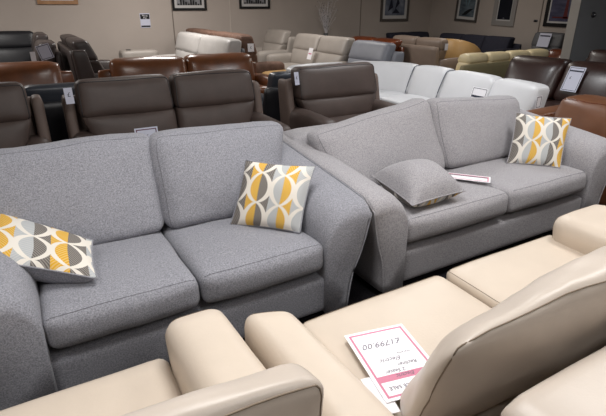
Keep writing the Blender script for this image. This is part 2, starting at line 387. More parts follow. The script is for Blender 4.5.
pad('arm', [(.53, .35, .06), (.765, .35, .06), (.765, 1.35, .06), (.53, 1.37, .06), (.535, .35, .575), (.735, .35, .565), (.72, 1.33, .56), (.53, 1.38, .575)], M['beige'], BR, r=.055, puff=(.008, .01, .02), cuts=14, wr=.006, seed=3,
    seams=[[(-.93, .99, -.9), (-.93, .99, .75), (-.5, .97, .97), (.7, .97, .97)]], seam_mat=M['beigeseam'], seam_r=.0012, seam_name='seam')
pad('arm', [(2.36, .35, .06), (2.62, .35, .06), (2.62, 1.31, .06), (2.36, 1.31, .06), (2.23, .35, .61), (2.64, .35, .61), (2.62, 1.32, .61), (2.21, 1.32, .60)], M['beige'], BR, r=.07, puff=(.02, .012, .03), cuts=14, wr=.008, seed=9,
    seams=[[(-.9, .99, -.9), (-.9, .99, .75), (-.4, .97, .97), (.7, .97, .97)]], seam_mat=M['beigeseam'], seam_r=.0012, seam_name='seam')
pad('back_frame', [(.74, .20, .06), (2.5, .20, .06), (2.5, .44, .06), (.74, .44, .06), (.78, .12, .80), (2.5, .12, .80), (2.5, .495, .79), (.78, .495, .79)], M['beige2'], BR, r=.035, puff=(0, .01, .012), cuts=14, wr=.005, seed=6,
    seams=[[(-.95, -.2, 1), (1, -.2, 1)]], seam_mat=M['beigeseam'], seam_r=.0018, seam_name='stitching')
for i, (x0, x1) in enumerate(((.76, 1.56), (1.565, 2.36))):
    zl = .90 if i == 0 else .935
    hx = [(x0 - .02, .70, .47), (x1, .62, .47), (x1, .85, .46), (x0 + .07, .85, .46), (x0 - .055, .565, zl + .015), (x1, .51, .975), (x1, .675, .945), (x0 + .10, .71, zl - .085)]
    pad('back_cushion', hx, M['beige2'], BR, r=.06, puff=(.03, .045, .02), cuts=24, wr=.0105, wf=6, seed=i + 31,
        seams=[[(-.97, -.95, -1), (-.97, -.95, .90), (-.9, -.95, .97), (.98, -.95, 1)]] if i == 0 else [[(-.97, -.95, -1), (-.97, -.95, .95), (.98, -.95, 1)]], seam_mat=M['beigeseam'], seam_r=.0022, seam_name='piping')
feet(BR, [(-.9, -.45), (.9, -.45), (-.9, .42), (.9, .42)])

BL = thing('leather_sofa', 'beige leather sofa at the bottom left corner, only its right arm, seat and cushion showing', 'sofa', (-.4, .85, 0), 0, 'beige leather sofas')
pad('base', box_hex(-1.3, .44, .36, 1.38, .06, .32), M['beige2'], BL, r=.03)
for i, (x0, x1) in enumerate(((-1.05, -.40), (-.395, .27))):
    hx = [(x0, .55, .28), (x1, .55, .28), (x1, 1.44, .28), (x0, 1.44, .28), (x0, .55, .43), (x1, .55, .43), (x1, 1.465, .44), (x0, 1.465, .44)]
    pad('seat_cushion', hx, M['beige'], BL, r=.04, puff=(.0, .01, .02), cuts=14, wr=.003, seed=i + 40)
pad('arm', [(.28, .45, .06), (.47, .45, .06), (.47, 1.45, .06), (.28, 1.45, .06), (.26, .45, .60), (.485, .45, .60), (.485, 1.45, .60), (.26, 1.45, .60)], M['beige'], BL, r=.06, puff=(.01, .01, .02), cuts=14, wr=.006, seed=13,
    seams=[[(.93, .99, -.9), (.93, .99, .75), (.5, .97, .97), (-.7, .97, .97)]], seam_mat=M['beigeseam'], seam_r=.0012, seam_name='seam')
pad('arm', [(-1.33, .45, .06), (-1.08, .45, .06), (-1.08, 1.45, .06), (-1.33, 1.45, .06), (-1.35, .45, .60), (-1.06, .45, .60), (-1.06, 1.45, .60), (-1.35, 1.45, .60)], M['beige'], BL, r=.06, puff=(.01, .01, .02), cuts=10)
pad('back_frame', [(-1.2, .32, .06), (.40, .32, .06), (.40, .56, .06), (-1.2, .56, .06), (-1.2, .25, .77), (.40, .25, .77), (.40, .53, .77), (-1.2, .53, .77)], M['beige2'], BL, r=.05, cuts=10)
for i, (x0, x1) in enumerate(((-1.06, -.40), (-.395, .385))):
    hx = [(x0, .56, .46), (x1 - .03, .55, .46), (x1 - .03, .84, .46), (x0, .86, .46), (x0, .615, .955), (x1 + .01, .59, .955), (x1 - .0, .695, .93), (x0 + .0, .73, .93)]
    pad('back_cushion', hx, M['beige2'], BL, r=.045, puff=(.012, .03, .03), cuts=20, wr=.008, wf=5, seed=i + 51,
        seams=[[(-.98, -.95, 1), (.93, -.95, 1), (.97, -.95, .9), (.97, -.95, -1)]], seam_mat=M['beigeseam'], seam_r=.0022, seam_name='piping')
feet(BL, [(-.8, -.4), (.75, -.4), (-.8, .45), (.75, .45)])

# ------------------------------------------------------------------ price cards
def text_bm(s, size, mtx, shear=0.0):
    cu = bpy.data.curves.new('t', 'FONT'); cu.body = s; cu.size = size; cu.shear = shear; cu.resolution_u = 2; cu.align_x = 'CENTER'; cu.extrude = .0003
    ob = bpy.data.objects.new('t', cu); C.objects.link(ob)
    me = bpy.data.meshes.new_from_object(ob.evaluated_get(bpy.context.evaluated_depsgraph_get()))
    bm = bmesh.new(); bm.from_mesh(me); bm.transform(mtx)
    bpy.data.objects.remove(ob); bpy.data.curves.remove(cu); bpy.data.meshes.remove(me)
    return bm
def card(name, label, cat, org, xd, yd, wd, ht, border=None, bar=None, lines=(), mat='card', group=None, ink='ink', th=.0016, bw=.008, inset=.012, bendf=None):
    """org = lower left corner of the card, xd along its text, yd up its text"""
    X = Vector(xd).normalized(); Y = Vector(yd); Y = (Y - X * Y.dot(X)).normalized(); Z = X.cross(Y); O = Vector(org)
    mt_ = Matrix((X.to_4d(), Y.to_4d(), Z.to_4d(), O.to_4d())).transposed(); mt_[3] = (0, 0, 0, 1)
    for i in range(3): mt_[3][i] = 0
    root = bpy.data.objects.new(name, None); C.objects.link(root); root.matrix_basis = mt_; tag(root, label, cat, group)
    def part(nm, rects, m_, z0, z1):
        bm = bmesh.new()
        for (a, b, c, d) in rects: box(bm, a, c, b, d, z0, z1)
        link_mesh(nm, bm, m_, root, smooth=False, world=False)
    part('sheet', [(0, 0, wd, ht)], M[mat], 0, th)
    if border:
        i, b = inset, bw
        part('border', [(i, i, wd - i, i + b), (i, ht - i - b, wd - i, ht - i), (i, i + b, i + b, ht - i - b), (wd - i - b, i + b, wd - i, ht - i - b)], M[border], th, th + .0004)
    if bar:
        part('banner', [(inset + bw, ht * bar[0], wd - inset - bw, ht * bar[1])], M[bar[2]], th, th + .0005)
    for (s, size, fx, fy, shear) in lines:
        c = M[ink]
        if s.startswith('~'): s = s[1:]; c = M['card']
        bm = text_bm(s, size, Matrix.Translation((wd * fx, ht * fy, th + .0008)), shear)
        link_mesh('lettering', bm, c, root, smooth=False, world=False)
    return root
xd = Vector((-.977, .21, 0)); yd = Vector((-.21, -.977, -.0))
card('price_card', 'large white price card with a pink border lying on the beige seat', 'price card', (1.085, 1.125, .4745), xd, yd, .237, .34, 'pink', (.69, .77, 'pink'),
     [('CLEARANCE SALE', .021, .5, .84, 0), ('Electric', .022, .5, .705, .3), ('Recliner', .022, .36, .565, .3), ('2 Seater', .022, .60, .635, .3), ('Electric', .026, .56, .47, .4), ('Was price', .012, .3, .42, .3), ('£1799.00', .040, .52, .21, .35)])
card('price_slip', 'small white slip tucked beneath the large price card on the beige seat', 'slip', (.835, .955, .4695), xd, yd, .06, .16, None, None, [])
card('price_card', 'pale pink price card lying flat between the seats of the right grey sofa', 'price card', (2.38, 2.24, .503), (.22, -.27, .0), (.5, .4, 0), .33, .12, 'pink', (.66, .80, 'maroon'),
     [('£', .04, .2, .25, 0)], mat='card')
# ------------------------------------------------------------------ generic sofas and recliners
def suite(name, label, cat, loc, rz, W, D, n, Ht, mat, side=None, seat_h=.45, arm_h=.6, arm_w=.2, head=.30, wings=False, group=None, tilt=.16, th=.2, arms=(1, 1), puff=.03, seed=0, seam=None, back_h=None, panel=True, split=None, wr=.006, r=.05, footrest=False):
    """sofa in its own frame: rear plane y = 0, faces -y"""
    S = thing(name, label, cat, loc, rz, group); m1 = M[mat]; m2 = M[side or mat]
    aw0, aw1 = arm_w * arms[0], arm_w * arms[1]
    x0, x1 = -W / 2 + aw0, W / 2 - aw1
    kw = dict(world=False)
    pad('base', box_hex(-W / 2 + .02, W / 2 - .02, -D + .05, -.04, .05, seat_h - .14), m2, S, r=.03, cuts=6, **kw)
    sw = (x1 - x0) / n
    for i in range(n):
        a = x0 + i * sw; pad('seat', box_hex(a + .003, a + sw - .003, -D, -.30, seat_h - .16, seat_h), m1, S, r=.05, puff=(0, .015, .02), cuts=8, seed=seed + i, wr=wr, **kw)
    for sgn, a in ((-1, aw0), (1, aw1)):
        if a:
            xa, xb = (-W / 2, -W / 2 + a) if sgn < 0 else (W / 2 - a, W / 2)
            pad('arm', box_hex(xa, xb, -D + .02, -.12, .05, arm_h), m1, S, r=min(.07, a * .4), puff=(.008, .015, .02), cuts=8, seed=seed + 7, wr=wr, **kw)
    if panel: pad('back_panel', [(-W / 2 + .03, -.16, .08), (W / 2 - .03, -.16, .08), (W / 2 - .03, -.05, .08), (-W / 2 + .03, -.05, .08), (-W / 2 + .05, -.10, Ht - .14), (W / 2 - .05, -.10, Ht - .14), (W / 2 - .05, 0, Ht - .14), (-W / 2 + .05, 0, Ht - .14)], m2, S, r=.04, cuts=6, **kw)
    zb = seat_h - .02; zt = Ht - (head if head else 0); zc = zt + .02 if head else Ht
    yb = -.22 - tilt - .06; slope = tilt / (Ht - zb)
    fy = lambda z: yb + slope * (z - zb)
    bw = (W - (.10 if wings else 0)) if not (aw0 and aw1 and not wings and head == 0) else (W - .0)
    bx0, bx1 = (-W / 2 + (.09 if wings else .02), W / 2 - (.09 if wings else .02))
    if arm_h > Ht - .35: bx0, bx1 = x0, x1
    sb = (bx1 - bx0) / n
    for i in range(n):
        a, b = bx0 + i * sb + .004, bx0 + (i + 1) * sb - .004
        al, bl = max(a, x0 + .005) , min(b, x1 - .005)
        pad('backrest', [(al, fy(zb), zb), (bl, fy(zb), zb), (bl, fy(zb) + th, zb), (al, fy(zb) + th, zb), (a, fy(zc), zc), (b, fy(zc), zc), (b, fy(zc) + th, zc), (a, fy(zc) + th, zc)], m1, S, r=r, puff=(.0, puff, .01), cuts=8, seed=seed + 11 + i, wr=wr, **kw)
        if head:
            t2 = th + .03; y0 = fy(zc) - .025; y1 = fy(Ht) - .015
            pad('headrest', [(a, y0, zt - .01), (b, y0, zt - .01), (b, y0 + t2, zt - .01), (a, y0 + t2, zt - .01), (a + .01, y1, Ht), (b - .01, y1, Ht), (b - .01, y1 + t2 * .85, Ht - .01), (a + .01, y1 + t2 * .85, Ht - .01)], m1, S, r=.06, puff=(.0, .02, .012), cuts=10, seed=seed + 21 + i, wr=wr,
                seams=([[(-.97, -.93, -1), (-.97, -.93, .96), (.97, -.93, .96), (.97, -.93, -1)]] if seam else None), seam_mat=M[seam] if seam else None, seam_r=.004, **kw)
    if wings:
        for sgn in (-1, 1):
            xa, xb = (-W / 2 - .01, -W / 2 + .08) if sgn < 0 else (W / 2 - .08, W / 2 + .01)
            pad('side_wing', [(xa, -.36, seat_h - .1), (xb, -.36, seat_h - .1), (xb, -.08, seat_h - .1), (xa, -.08, seat_h - .1), (xa, -.24, Ht - .13), (xb, -.24, Ht - .13), (xb, -.03, Ht - .13), (xa, -.03, Ht - .13)], m2, S, r=.04, cuts=6, **kw)
    feet(S, [(a, b) for a in (-W / 2 + .12, W / 2 - .12) for b in (-D + .12, -.15)], h=.055)
    return S
# taupe recliners behind the grey sofas (backs at y 4.75, facing the camera side)
g = 'taupe leather recliners'
suite('recliner_sofa', 'taupe leather recliner cut off by the left edge, behind the left grey sofa', 'recliner', (-.80, 4.83, 0), 0, 1.86, 1.0, 2, 1.02, 'taupe', 'taupe_side', wings=True, group=g, seed=1, seam='black', head=.29, arm_h=.56)
suite('recliner_sofa', 'taupe leather two-seat recliner sofa with wide headrests behind the left grey sofa', 'recliner', (1.215, 4.83, 0), 0, 1.84, 1.0, 2, 1.0, 'taupe', 'taupe_side', wings=True, group=g, seed=2, seam='black', head=.30, arm_h=.56)
suite('recliner_chair', 'dark taupe leather recliner chair with black piping behind the gap between the grey sofas', 'recliner', (3.04, 4.80, 0), 0, 1.22, 1.0, 1, .99, 'taupe', 'taupe_side', wings=True, group=g, seed=5, seam='black', head=.33, arm_h=.56)
# black pieces standing back to back with them
suite('recliner_sofa', 'blue-black leather sofa behind the taupe recliners on the left', 'sofa', (.0, 5.18, 0), 180, 2.1, .95, 2, .88, 'blueblack', 'black', head=.0, th=.2, seed=3)
suite('recliner_chair', 'black leather armchair with a grey top edge behind the dark taupe recliner chair', 'armchair', (2.93, 5.0, 0), 180, 1.14, .62, 1, .86, 'blueblack', 'black', head=.0, th=.2, seed=4)
# chestnut sofas
suite('leather_sofa', 'glossy chestnut leather sofa near the left edge behind the taupe recliners', 'sofa', (-.38, 7.7, 0), 0, 2.2, .95, 1, .89, 'brown', head=0, th=.26, arm_h=.55, puff=.06, seed=6, group='chestnut leather sofas', wr=.012, r=.09)
suite('leather_sofa', 'glossy chestnut leather two-cushion sofa behind the two-seat taupe recliner', 'sofa', (2.22, 7.6, 0), 0, 2.56, .95, 2, .885, 'brown', head=0, th=.26, arm_h=.55, puff=.06, seed=7, group='chestnut leather sofas', wr=.012, r=.08)
# left background
suite('leather_sofa', 'black leather sofa against the back wall at the far left', 'sofa', (-.5, 11.64, 0), 0, 2.4, 1.0, 2, 1.12, 'black', 'blueblack', head=.3, arm_h=.85, arm_w=.25, seed=8)
suite('recliner_sofa', 'umber leather recliner sofa seen end-on behind the chestnut sofas', 'recliner', (.72, 9.3, 0), 90, 2.2, .95, 2, 1.10, 'umber', head=.3, arm_h=.6, seed=9, tilt=.3, th=.24, wings=True, group='umber recliners at the left')
suite('recliner_chair', 'umber leather recliner with a hanging price label, left of the end-on umber sofa', 'recliner', (.66, 9.1, 0), -90, .95, .95, 1, 1.06, 'umber', head=.32, arm_h=.6, seed=10, tilt=.2, th=.24, group='umber recliners at the left')
suite('recliner_chair', 'umber leather recliner farthest back, between the labelled one and the black sofa', 'recliner', (.68, 10.1, 0), -90, .9, .95, 1, 1.14, 'umber', head=.34, arm_h=.6, seed=12, group='umber recliners at the left')
# centre background: grey sofa facing left, cocoa sofa behind it
suite('recliner_sofa', 'silver-grey recliner sofa with thick headrests below the framed pictures', 'recliner', (3.42, 9.3, 0), -90, 3.0, .95, 2, 1.06, 'silvergrey', 'slate', head=.34, arm_h=.6, seed=13, tilt=.2, th=.26, wr=.01)
suite('recliner_sofa', 'cocoa brown suede recliner sofa with a white price label on its end', 'recliner', (3.46, 9.9, 0), 90, 3.3, .95, 2, 1.10, 'cocoa', head=.34, arm_h=.6, seed=14, tilt=.2, th=.26)
S = thing('silver_sofa_arm', 'low pale grey console arm of the silver-grey sofa with a cup holder by the back wall', 'console', (2.35, 11.1, 0))  # far arm of the silver-grey sofa, added as a separate block
pad('body', box_hex(1.95, 2.72, 10.9, 11.3, .0, .70), M['dove'], S, r=.05, puff=(0, 0, .01), cuts=6)
bm = bmesh.new(); bmesh.ops.create_cone(bm, cap_ends=True, segments=20, radius1=.05, radius2=.05, depth=.012, matrix=Matrix.Translation((2.12, 11.05, .715))); link_mesh('cup_holder', bm, M['blackframe'], S)
# dove grey recliners facing left
g = 'dove grey recliners in a row'
suite('recliner_chair', 'dove grey recliner chair farthest along the row near the back wall', 'recliner', (5.65, 10.55, 0), -90, 1.15, 1.0, 1, 1.06, 'dove', head=.3, arm_h=.64, seed=15, group=g, tilt=.24, puff=.05, wings=True)
suite('recliner_sofa', 'dove grey two-seat recliner sofa in the middle of the row, price card on it', 'recliner', (5.62, 8.55, 0), -90, 2.15, 1.0, 2, 1.03, 'dove', head=.3, arm_h=.62, seed=16, group=g, tilt=.24, puff=.05, wings=True)
suite('recliner_chair', 'cool grey recliner chair at the near end of the row behind the white sectional', 'recliner', (5.55, 6.84, 0), -90, 1.2, 1.0, 1, 1.02, 'dove2', head=.3, arm_h=.60, seed=17, group=g, tilt=.24, puff=.05, wings=True)
# added tan block standing in for the front of the cocoa sofa arm
S = thing('arm_front', 'low tan leather block in place of the cocoa sofa arm front, before the dove grey recliners', 'arm_front', (4.1, 7.8, 0))
pad('cushion', box_hex(3.75, 4.45, 7.5, 8.0, .08, .50), M['ochre'], S, r=.05, puff=(0, 0, .02), cuts=6); feet(S, [(-.28, -.22), (.28, -.22), (-.28, .12), (.28, .12)], h=.09)

# ------------------------------------------------------------------ white curved sectional
WS = thing('corner_sofa', 'cool white leather corner sofa wrapping round behind the right grey sofa', 'corner sofa', (4.3, 4.6, 0))
# path of the back (inner face at seat level), running left to right then towards the camera
path = catmull([(3.25, 5.78), (3.9, 5.80), (4.35, 5.72), (4.62, 5.42), (4.68, 5.0), (4.66, 4.5), (4.62, 4.0), (4.56, 3.6), (4.50, 3.18)], 8)
cum = [0]
for a, b in zip(path[:-1], path[1:]): cum.append(cum[-1] + (b - a).length)
def at(s):
    s = max(0, min(cum[-1], s))
    for i in range(len(cum) - 1):
        if s <= cum[i + 1]:
            t = (s - cum[i]) / max(1e-9, cum[i + 1] - cum[i]); p = path[i].lerp(path[i + 1], t); d = (path[i + 1] - path[i]).normalized()
            return Vector((p[0], p[1], 0)), Vector((d[0], d[1], 0))
    return None
def sect_pad(name, s0, s1, y0b, y1b, y0t, y1t, z0, z1, puff, r, mat, seam=False):
    """a block that follows the path; y = outward offset (+ = behind the back)"""
    f0 = pad_fn([(-1, -1, -1), (1, -1, -1), (1, 1, -1), (-1, 1, -1), (-1, -1, 1), (1, -1, 1), (1, 1, 1), (-1, 1, 1)], r=.3, puff=(0, 0, 0))
    hl = (s1 - s0) / 2
    def f(c):
        q = f0(c)
        # rounded in a unit cube, then mapped
        s = s0 + (q.x + 1) * hl; P, D = at(s); nrm = Vector((-D.y, D.x, 0))
        w_ = (q.z + 1) / 2; v = (q.y + 1) / 2
        ya, yb_ = y0b + (y0t - y0b) * w_, y1b + (y1t - y1b) * w_
        cx = max(0, 1 - q.x * q.x) ** .6; cz = max(0, 1 - q.z * q.z) ** .6; cy = max(0, 1 - q.y * q.y) ** .6
        y = ya + (yb_ - ya) * v + puff[1] * q.y * cx * cz
        z = z0 + (z1 - z0) * w_ + puff[2] * (w_ > .5) * cx * cy
        return P + nrm * y + Vector((0, 0, z))
    return link_mesh(name, cube_bm(f, 12), mat, WS)
LEN = cum[-1]
SEAM_AT = (.95, 1.73, 2.32)
segs = [0, .95, 1.95 - .22, 2.32, 3.12, LEN]
for a, b in zip(segs[:-1], segs[1:]):
    sect_pad('backrest', a, b, .0, .26, .14, .34, .40, .81, (0, .035, .02), .3, M['white'])
for a, b in zip([.42] + segs[1:-1], segs[1:]):
    sect_pad('seat', a, b, -.62 if b > 2.4 or a < .5 else -.50, .06, -.62 if b > 2.4 or a < .5 else -.5, .06, .26, .45, (0, .0, .012), .2, M['white'])
for s_ in SEAM_AT:
    P_, D_ = at(s_); n_ = Vector((-D_.y, D_.x, 0)); bm = bmesh.new()
    tube(bm, [P_ + n_ * (.0 + .14 * t_ - .012 * math.sin(t_ * 3.1) + .005) + Vector((0, 0, .45 + .34 * t_)) for t_ in [k / 8 for k in range(9)]] + [P_ + n_ * .2 + Vector((0, 0, .81)), P_ + n_ * .30 + Vector((0, 0, .805))], .006); link_mesh('seam', bm, M['whiteseam'], WS)
sect_pad('plinth', .45, LEN - .03, -.48, .28, -.48, .28, .02, .28, (0, 0, 0), .2, M['whiteseam'])

# ------------------------------------------------------------------ right: tan and espresso sofas
S = thing('leather_sofa', 'tan leather sofa behind the right arm of the right grey sofa', 'sofa', (4.6, 1.9, 0))
pad('base', box_hex(3.96, 4.98, .95, 2.80, .06, .34), M['tan'], S, r=.03)
pad('arm', [(3.93, 2.66, .06), (5.0, 2.66, .06), (5.0, 2.86, .06), (3.93, 2.86, .06), (3.93, 2.64, .68), (5.0, 2.64, .69), (5.0, 2.88, .69), (3.93, 2.88, .68)], M['tan'], S, r=.04, puff=(0, .01, .01),
    seams=[[(-1, -.9, .97), (1, -.9, .97)]], seam_mat=M['redbrown'], seam_r=.003)
pad('arm', box_hex(3.93, 5.0, .80, 1.02, .06, .68), M['tan'], S, r=.04)
pad('seat_cushion', box_hex(3.95, 4.5, 1.06, 2.54, .30, .47), M['tan'], S, r=.04, puff=(0, 0, .02))
pad('back_frame', box_hex(4.80, 5.05, .9, 2.8, .06, .74), M['tan'], S, r=.04)
for y0, y1 in ((1.06, 1.84), (1.85, 2.62)):
    pad('back_cushion', [(4.06, y0, .46), (4.4, y0, .46), (4.4, y1, .46), (4.06, y1, .46), (4.20, y0 - .01, .83), (4.55, y0 - .01, .83), (4.55, y1 + .01, .83), (4.20, y1 + .01, .83)], M['tan'], S, r=.045, puff=(.05, 0, .02), cuts=14, wr=.012, wf=5,
        seams=[[(-.95, -1, .97), (-.95, 1, .97)]], seam_mat=M['redbrown'], seam_r=.004)
feet(S, [(-.55, -.95), (-.55, .85), (.3, -.95), (.3, .85)])
suite('leather_sofa', 'espresso leather sofa with a white price card over its back, behind the tan sofa', 'sofa', (6.42, 3.03, 0), -90, 3.6, 1.0, 4, .93, 'dkbrown', head=0, arm_h=.6, arm_w=.12, seed=18, th=.28, tilt=.2, puff=.07, wr=.012, r=.09)
suite('leather_sofa', 'espresso leather sofa farther back beside the partition at the right edge', 'sofa', (8.3, 3.9, 0), -90, 2.0, .95, 2, .93, 'dkbrown', head=0, arm_h=.6, seed=19, th=.26, puff=.06)
# cream sofa with its back to us, ochre chair, red-brown recliner, mushroom sofa
S = suite('leather_sofa', 'cream leather sofa with puffy headrests and khaki back, seen from behind', 'sofa', (7.30, 5.5, 0), 180, 2.5, .95, 4, .86, 'cream', 'khaki', head=.14, arm_h=.55, seed=22, th=.22, tilt=.1)
S = thing('tub_chair', 'ochre leather tub chair seen from behind, left of the cream headrests', 'armchair', (8.35, 7.75, 0))
def barrel(z0, z1, r0, r1, th, name, mat, a0=-1.9, a1=1.9):
    secs = []
    n = 22
    for k in range(n + 1):
        a = a0 + (a1 - a0) * k / n; e = 1 - (abs(a) / abs(a1)) ** 3 * .3
        c_, s_ = -math.cos(a), math.sin(a); zt = z0 + (z1 - z0) * e
        P = [(r0 - th, z0), (r0, z0), (r1, zt - .03), (r1 - .03, zt), (r1 - th + .03, zt), (r1 - th, zt - .03)]
        secs.append([(8.42 + c_ * x, 7.75 + s_ * x, z) for x, z in P])
    return link_mesh(name, loft(secs), mat, S)
barrel(.1, .93, .42, .48, .16, 'shell', M['ochre'])
pad('seat', box_hex(8.17, 8.82, 7.48, 8.02, .15, .45), M['ochre'], S, r=.06, puff=(0, 0, .02)); feet(S, [(-.1, -.25), (.4, -.2), (-.1, .25), (.4, .2)], h=.12)
suite('recliner_sofa', 'glossy red-brown leather recliner sofa left of the mushroom sofa', 'recliner', (6.85, 8.5, 0), -90, 1.6, .95, 2, .95, 'redbrown', head=.0, arm_h=.6, seed=25, tilt=.28, th=.26, puff=.06, r=.09)
suite('recliner_sofa', 'mushroom leather two-seat sofa with raised headrests, its back to the camera', 'recliner', (6.9, 7.65, 0), 90, 1.5, .95, 2, 1.0, 'taupe2', head=.2, arm_h=.62, arm_w=.18, seed=26, tilt=.06, th=.2)
S = thing('storage_bench', 'low espresso leather bench in front of the mushroom sofa', 'bench', (6.0, 7.0, 0))
pad('seat', box_hex(5.72, 6.15, 6.6, 7.4, .08, .60), M['dkbrown'], S, r=.04, puff=(0, 0, .01)); feet(S, [(-.2, -.32), (.08, -.32), (-.2, .3), (.08, .3)], h=.09)
# charcoal sofa in the far right corner
suite('fabric_sofa', 'charcoal fabric sofa along the right wall beneath the pictures', 'sofa', (10.6, 9.15, 0), -90, 2.7, .95, 3, .87, 'darkfab', head=0, arm_h=.62, seed=27, th=.22)
suite('fabric_sofa', 'charcoal fabric sofa end against the back wall in the far corner', 'sofa', (10.05, 11.5, 0), 0, 1.9, .95, 2, .85, 'darkfab', head=0, arm_h=.62, seed=28, th=.22)
suite('recliner_chair', 'slate grey recliner by the right wall with a price card on its back', 'recliner', (11.0, 7.3, 0), -90, .8, .95, 1, 1.0, 'slate', head=.3, arm_h=.6, seed=29)
suite('recliner_chair', 'red-brown leather armchair behind the cream sofa beside the partition', 'armchair', (10.0, 6.35, 0), -90, .8, .85, 1, .74, 'redbrown', head=0, arm_h=.6, seed=30)

# ------------------------------------------------------------------ hanging labels and cards on the background pieces
def hcard(label, p, xd, yd, wd, ht, **k): return card('price_label', label, 'price label', p, xd, yd, wd, ht, **k)
hcard('white price label on the left wing of the two-seat taupe recliner', (.30, 4.42, .84), (1, 0.1, 0), (.0, .2, 1), .065, .13, lines=[('£', .05, .5, .45, 0)], mat='carddim', ink='navy')
hcard('white price label on the left wing of the dark taupe recliner chair', (2.46, 4.42, .83), (1, 0.1, 0), (.0, .2, 1), .055, .13, lines=[('£', .05, .5, .45, 0)], mat='carddim', ink='navy')
card('price_card', 'white price card with a maroon border propped on the taupe two-seat recliner', 'price card', (.74, 4.02, .482), (1, 0, 0), (0, .25, 1), .19, .18, 'maroon', None, [('£', .05, .5, .5, 0)], mat='carddim')
hcard('white two-part price card standing on the curved back of the white corner sofa', (4.50, 3.93, .53), (-.02, -1, 0), (.28, 0, 1), .22, .20, border='navy', bar=(.42, .54, 'navy'), mat='card', bw=.006, inset=.01)
hcard('small price label on the near end of the white corner sofa', (4.58, 3.12, .60), (1, 0, 0), (0, 0, 1), .09, .13, border='navy', mat='card', bw=.006, inset=.01)
hcard('white price card hanging over the back of the espresso sofa', (5.90, 3.72, .60), (-.02, -1, 0), (.42, 0, 1), .21, .31, border='navy', bar=(.80, .86, 'navy'), lines=[('£', .05, .3, .5, 0)], mat='carddim', bw=.006, inset=.012, ink='navy')
hcard('white price label on the end of the cocoa suede sofa', (3.62, 8.22, .82), (1, 0, 0), (0, .1, 1), .12, .14, lines=[('£', .06, .5, .4, 0)], mat='card', ink='navy')
hcard('white and red price card on the two-seat dove grey recliner', (5.02, 8.55, .60), (-.02, -1, 0), (.3, 0, 1), .16, .22, bar=(.45, .55, 'pink'), mat='card')
hcard('silver-framed price label on the side of the umber recliner', (.36, 8.615, .80), (1, 0, .25), (-.25, 0, 1), .19, .22, border='navy', mat='carddim')
hcard('pale price label on the slate grey recliner by the right wall', (10.55, 7.45, .70), (-.02, -1, 0), (.25, 0, 1), .3, .3, bar=(.75, .85, 'navy'), mat='carddim')
hcard('small white label on the wing of the mushroom sofa', (7.05, 6.88, .80), (1, 0, 0), (0, 0, 1), .08, .12, mat='carddim')
hcard('plain white label beside the silver-framed one on the umber recliner', (.22, 8.615, .74), (1, 0, 0), (.0, 0, 1), .07, .2, mat='card')

# ------------------------------------------------------------------ pictures
def picture(label, wall, a0, a1, z0, z1, frame, fw, mw, art, group='framed pictures', rot=0):
    """a0..a1 along the wall: x for the back wall, y (decreasing) for the right wall"""
    W = abs(a1 - a0); Ht = z1 - z0
    root = bpy.data.objects.new('framed_picture', None); C.objects.link(root); tag(root, label, 'picture', group)
    if wall == 'back': Mx = Matrix.Translation((a0, YB - .002, z0)) @ Matrix.Rotation(math.radians(90), 4, 'X')
    else: Mx = Matrix.Translation((XR - .002, a0, z0)) @ Matrix.Rotation(math.radians(-90), 4, 'Z') @ Matrix.Rotation(math.radians(90), 4, 'X')
    root.matrix_basis = Mx @ Matrix.Rotation(math.radians(rot), 4, 'Z')
    def rects(nm, rs, m_, za, zb):
        bm = bmesh.new()
        for r_ in rs: box(bm, r_[0], r_[2], r_[1], r_[3], za, zb)
        return link_mesh(nm, bm, m_, root, smooth=False, world=False)
    rects('frame', [(0, 0, W, fw), (0, Ht - fw, W, Ht), (0, fw, fw, Ht - fw), (W - fw, fw, W, Ht - fw)], M[frame], 0, .035)
    rects('mount', [(fw, fw, W - fw, Ht - fw)], M['mount'], 0, .012)
    i = fw + mw
    rects('print', [(i, i, W - i, Ht - i)], art[0], .012, .015)
    for (m_, polys) in art[1:]:
        bm = bmesh.new()
        for poly in polys:
            vs_ = [bm.verts.new((i + (W - 2 * i) * x, i + (Ht - 2 * i) * y, .0165)) for x, y in poly]; bm.faces.new(vs_)
        r_ = bmesh.ops.extrude_face_region(bm, geom=bm.faces[:]); bmesh.ops.translate(bm, verts=[v for v in r_['geom'] if isinstance(v, bmesh.types.BMVert)], vec=(0, 0, .001))
        link_mesh('motif', bm, m_, root, smooth=False, world=False)
    return root
def artmat(name, c1, c2, scale=6, stretch=(1, 1, 1)):
    return noisy(name, c1, c2, scale=scale, rough=.5, bump=0, stretch=stretch)
A1 = artmat('photo_print_dark', rgb(30, 30, 32), rgb(150, 150, 152), 10, (1, 1, 1))
A2 = artmat('photo_print_blue', rgb(70, 78, 96), rgb(140, 146, 158), 3)
A3 = artmat('photo_print_teal', rgb(58, 70, 80), rgb(120, 132, 140), 3, (1, 3, 1))
A4 = artmat('print_navy', rgb(14, 16, 26), rgb(24, 26, 38), 3)
A5 = artmat('print_dusk', rgb(52, 52, 74), rgb(96, 94, 118), 2, (1, 4, 1))
skyl = [[(.03 + .1 * k, .0), (.1 + .1 * k, .0), (.1 + .1 * k, .12 + .13 * ((k * 7) % 4)), (.03 + .1 * k, .10 + .13 * ((k * 7) % 4))] for k in range(10)]
picture('black framed skyline photograph at the top left of the back wall', 'back', 3.35, 4.16, 1.47, 1.98, 'blackframe', .05, .06, (artmat('p1', rgb(70, 70, 74), rgb(170, 170, 172), 5), (M['blackframe'], skyl)))
picture('black framed skyline photograph, second from the left on the back wall', 'back', 5.0, 5.82, 1.50, 2.0, 'blackframe', .05, .06, (artmat('p2', rgb(70, 70, 74), rgb(170, 170, 172), 5), (M['blackframe'], skyl)))
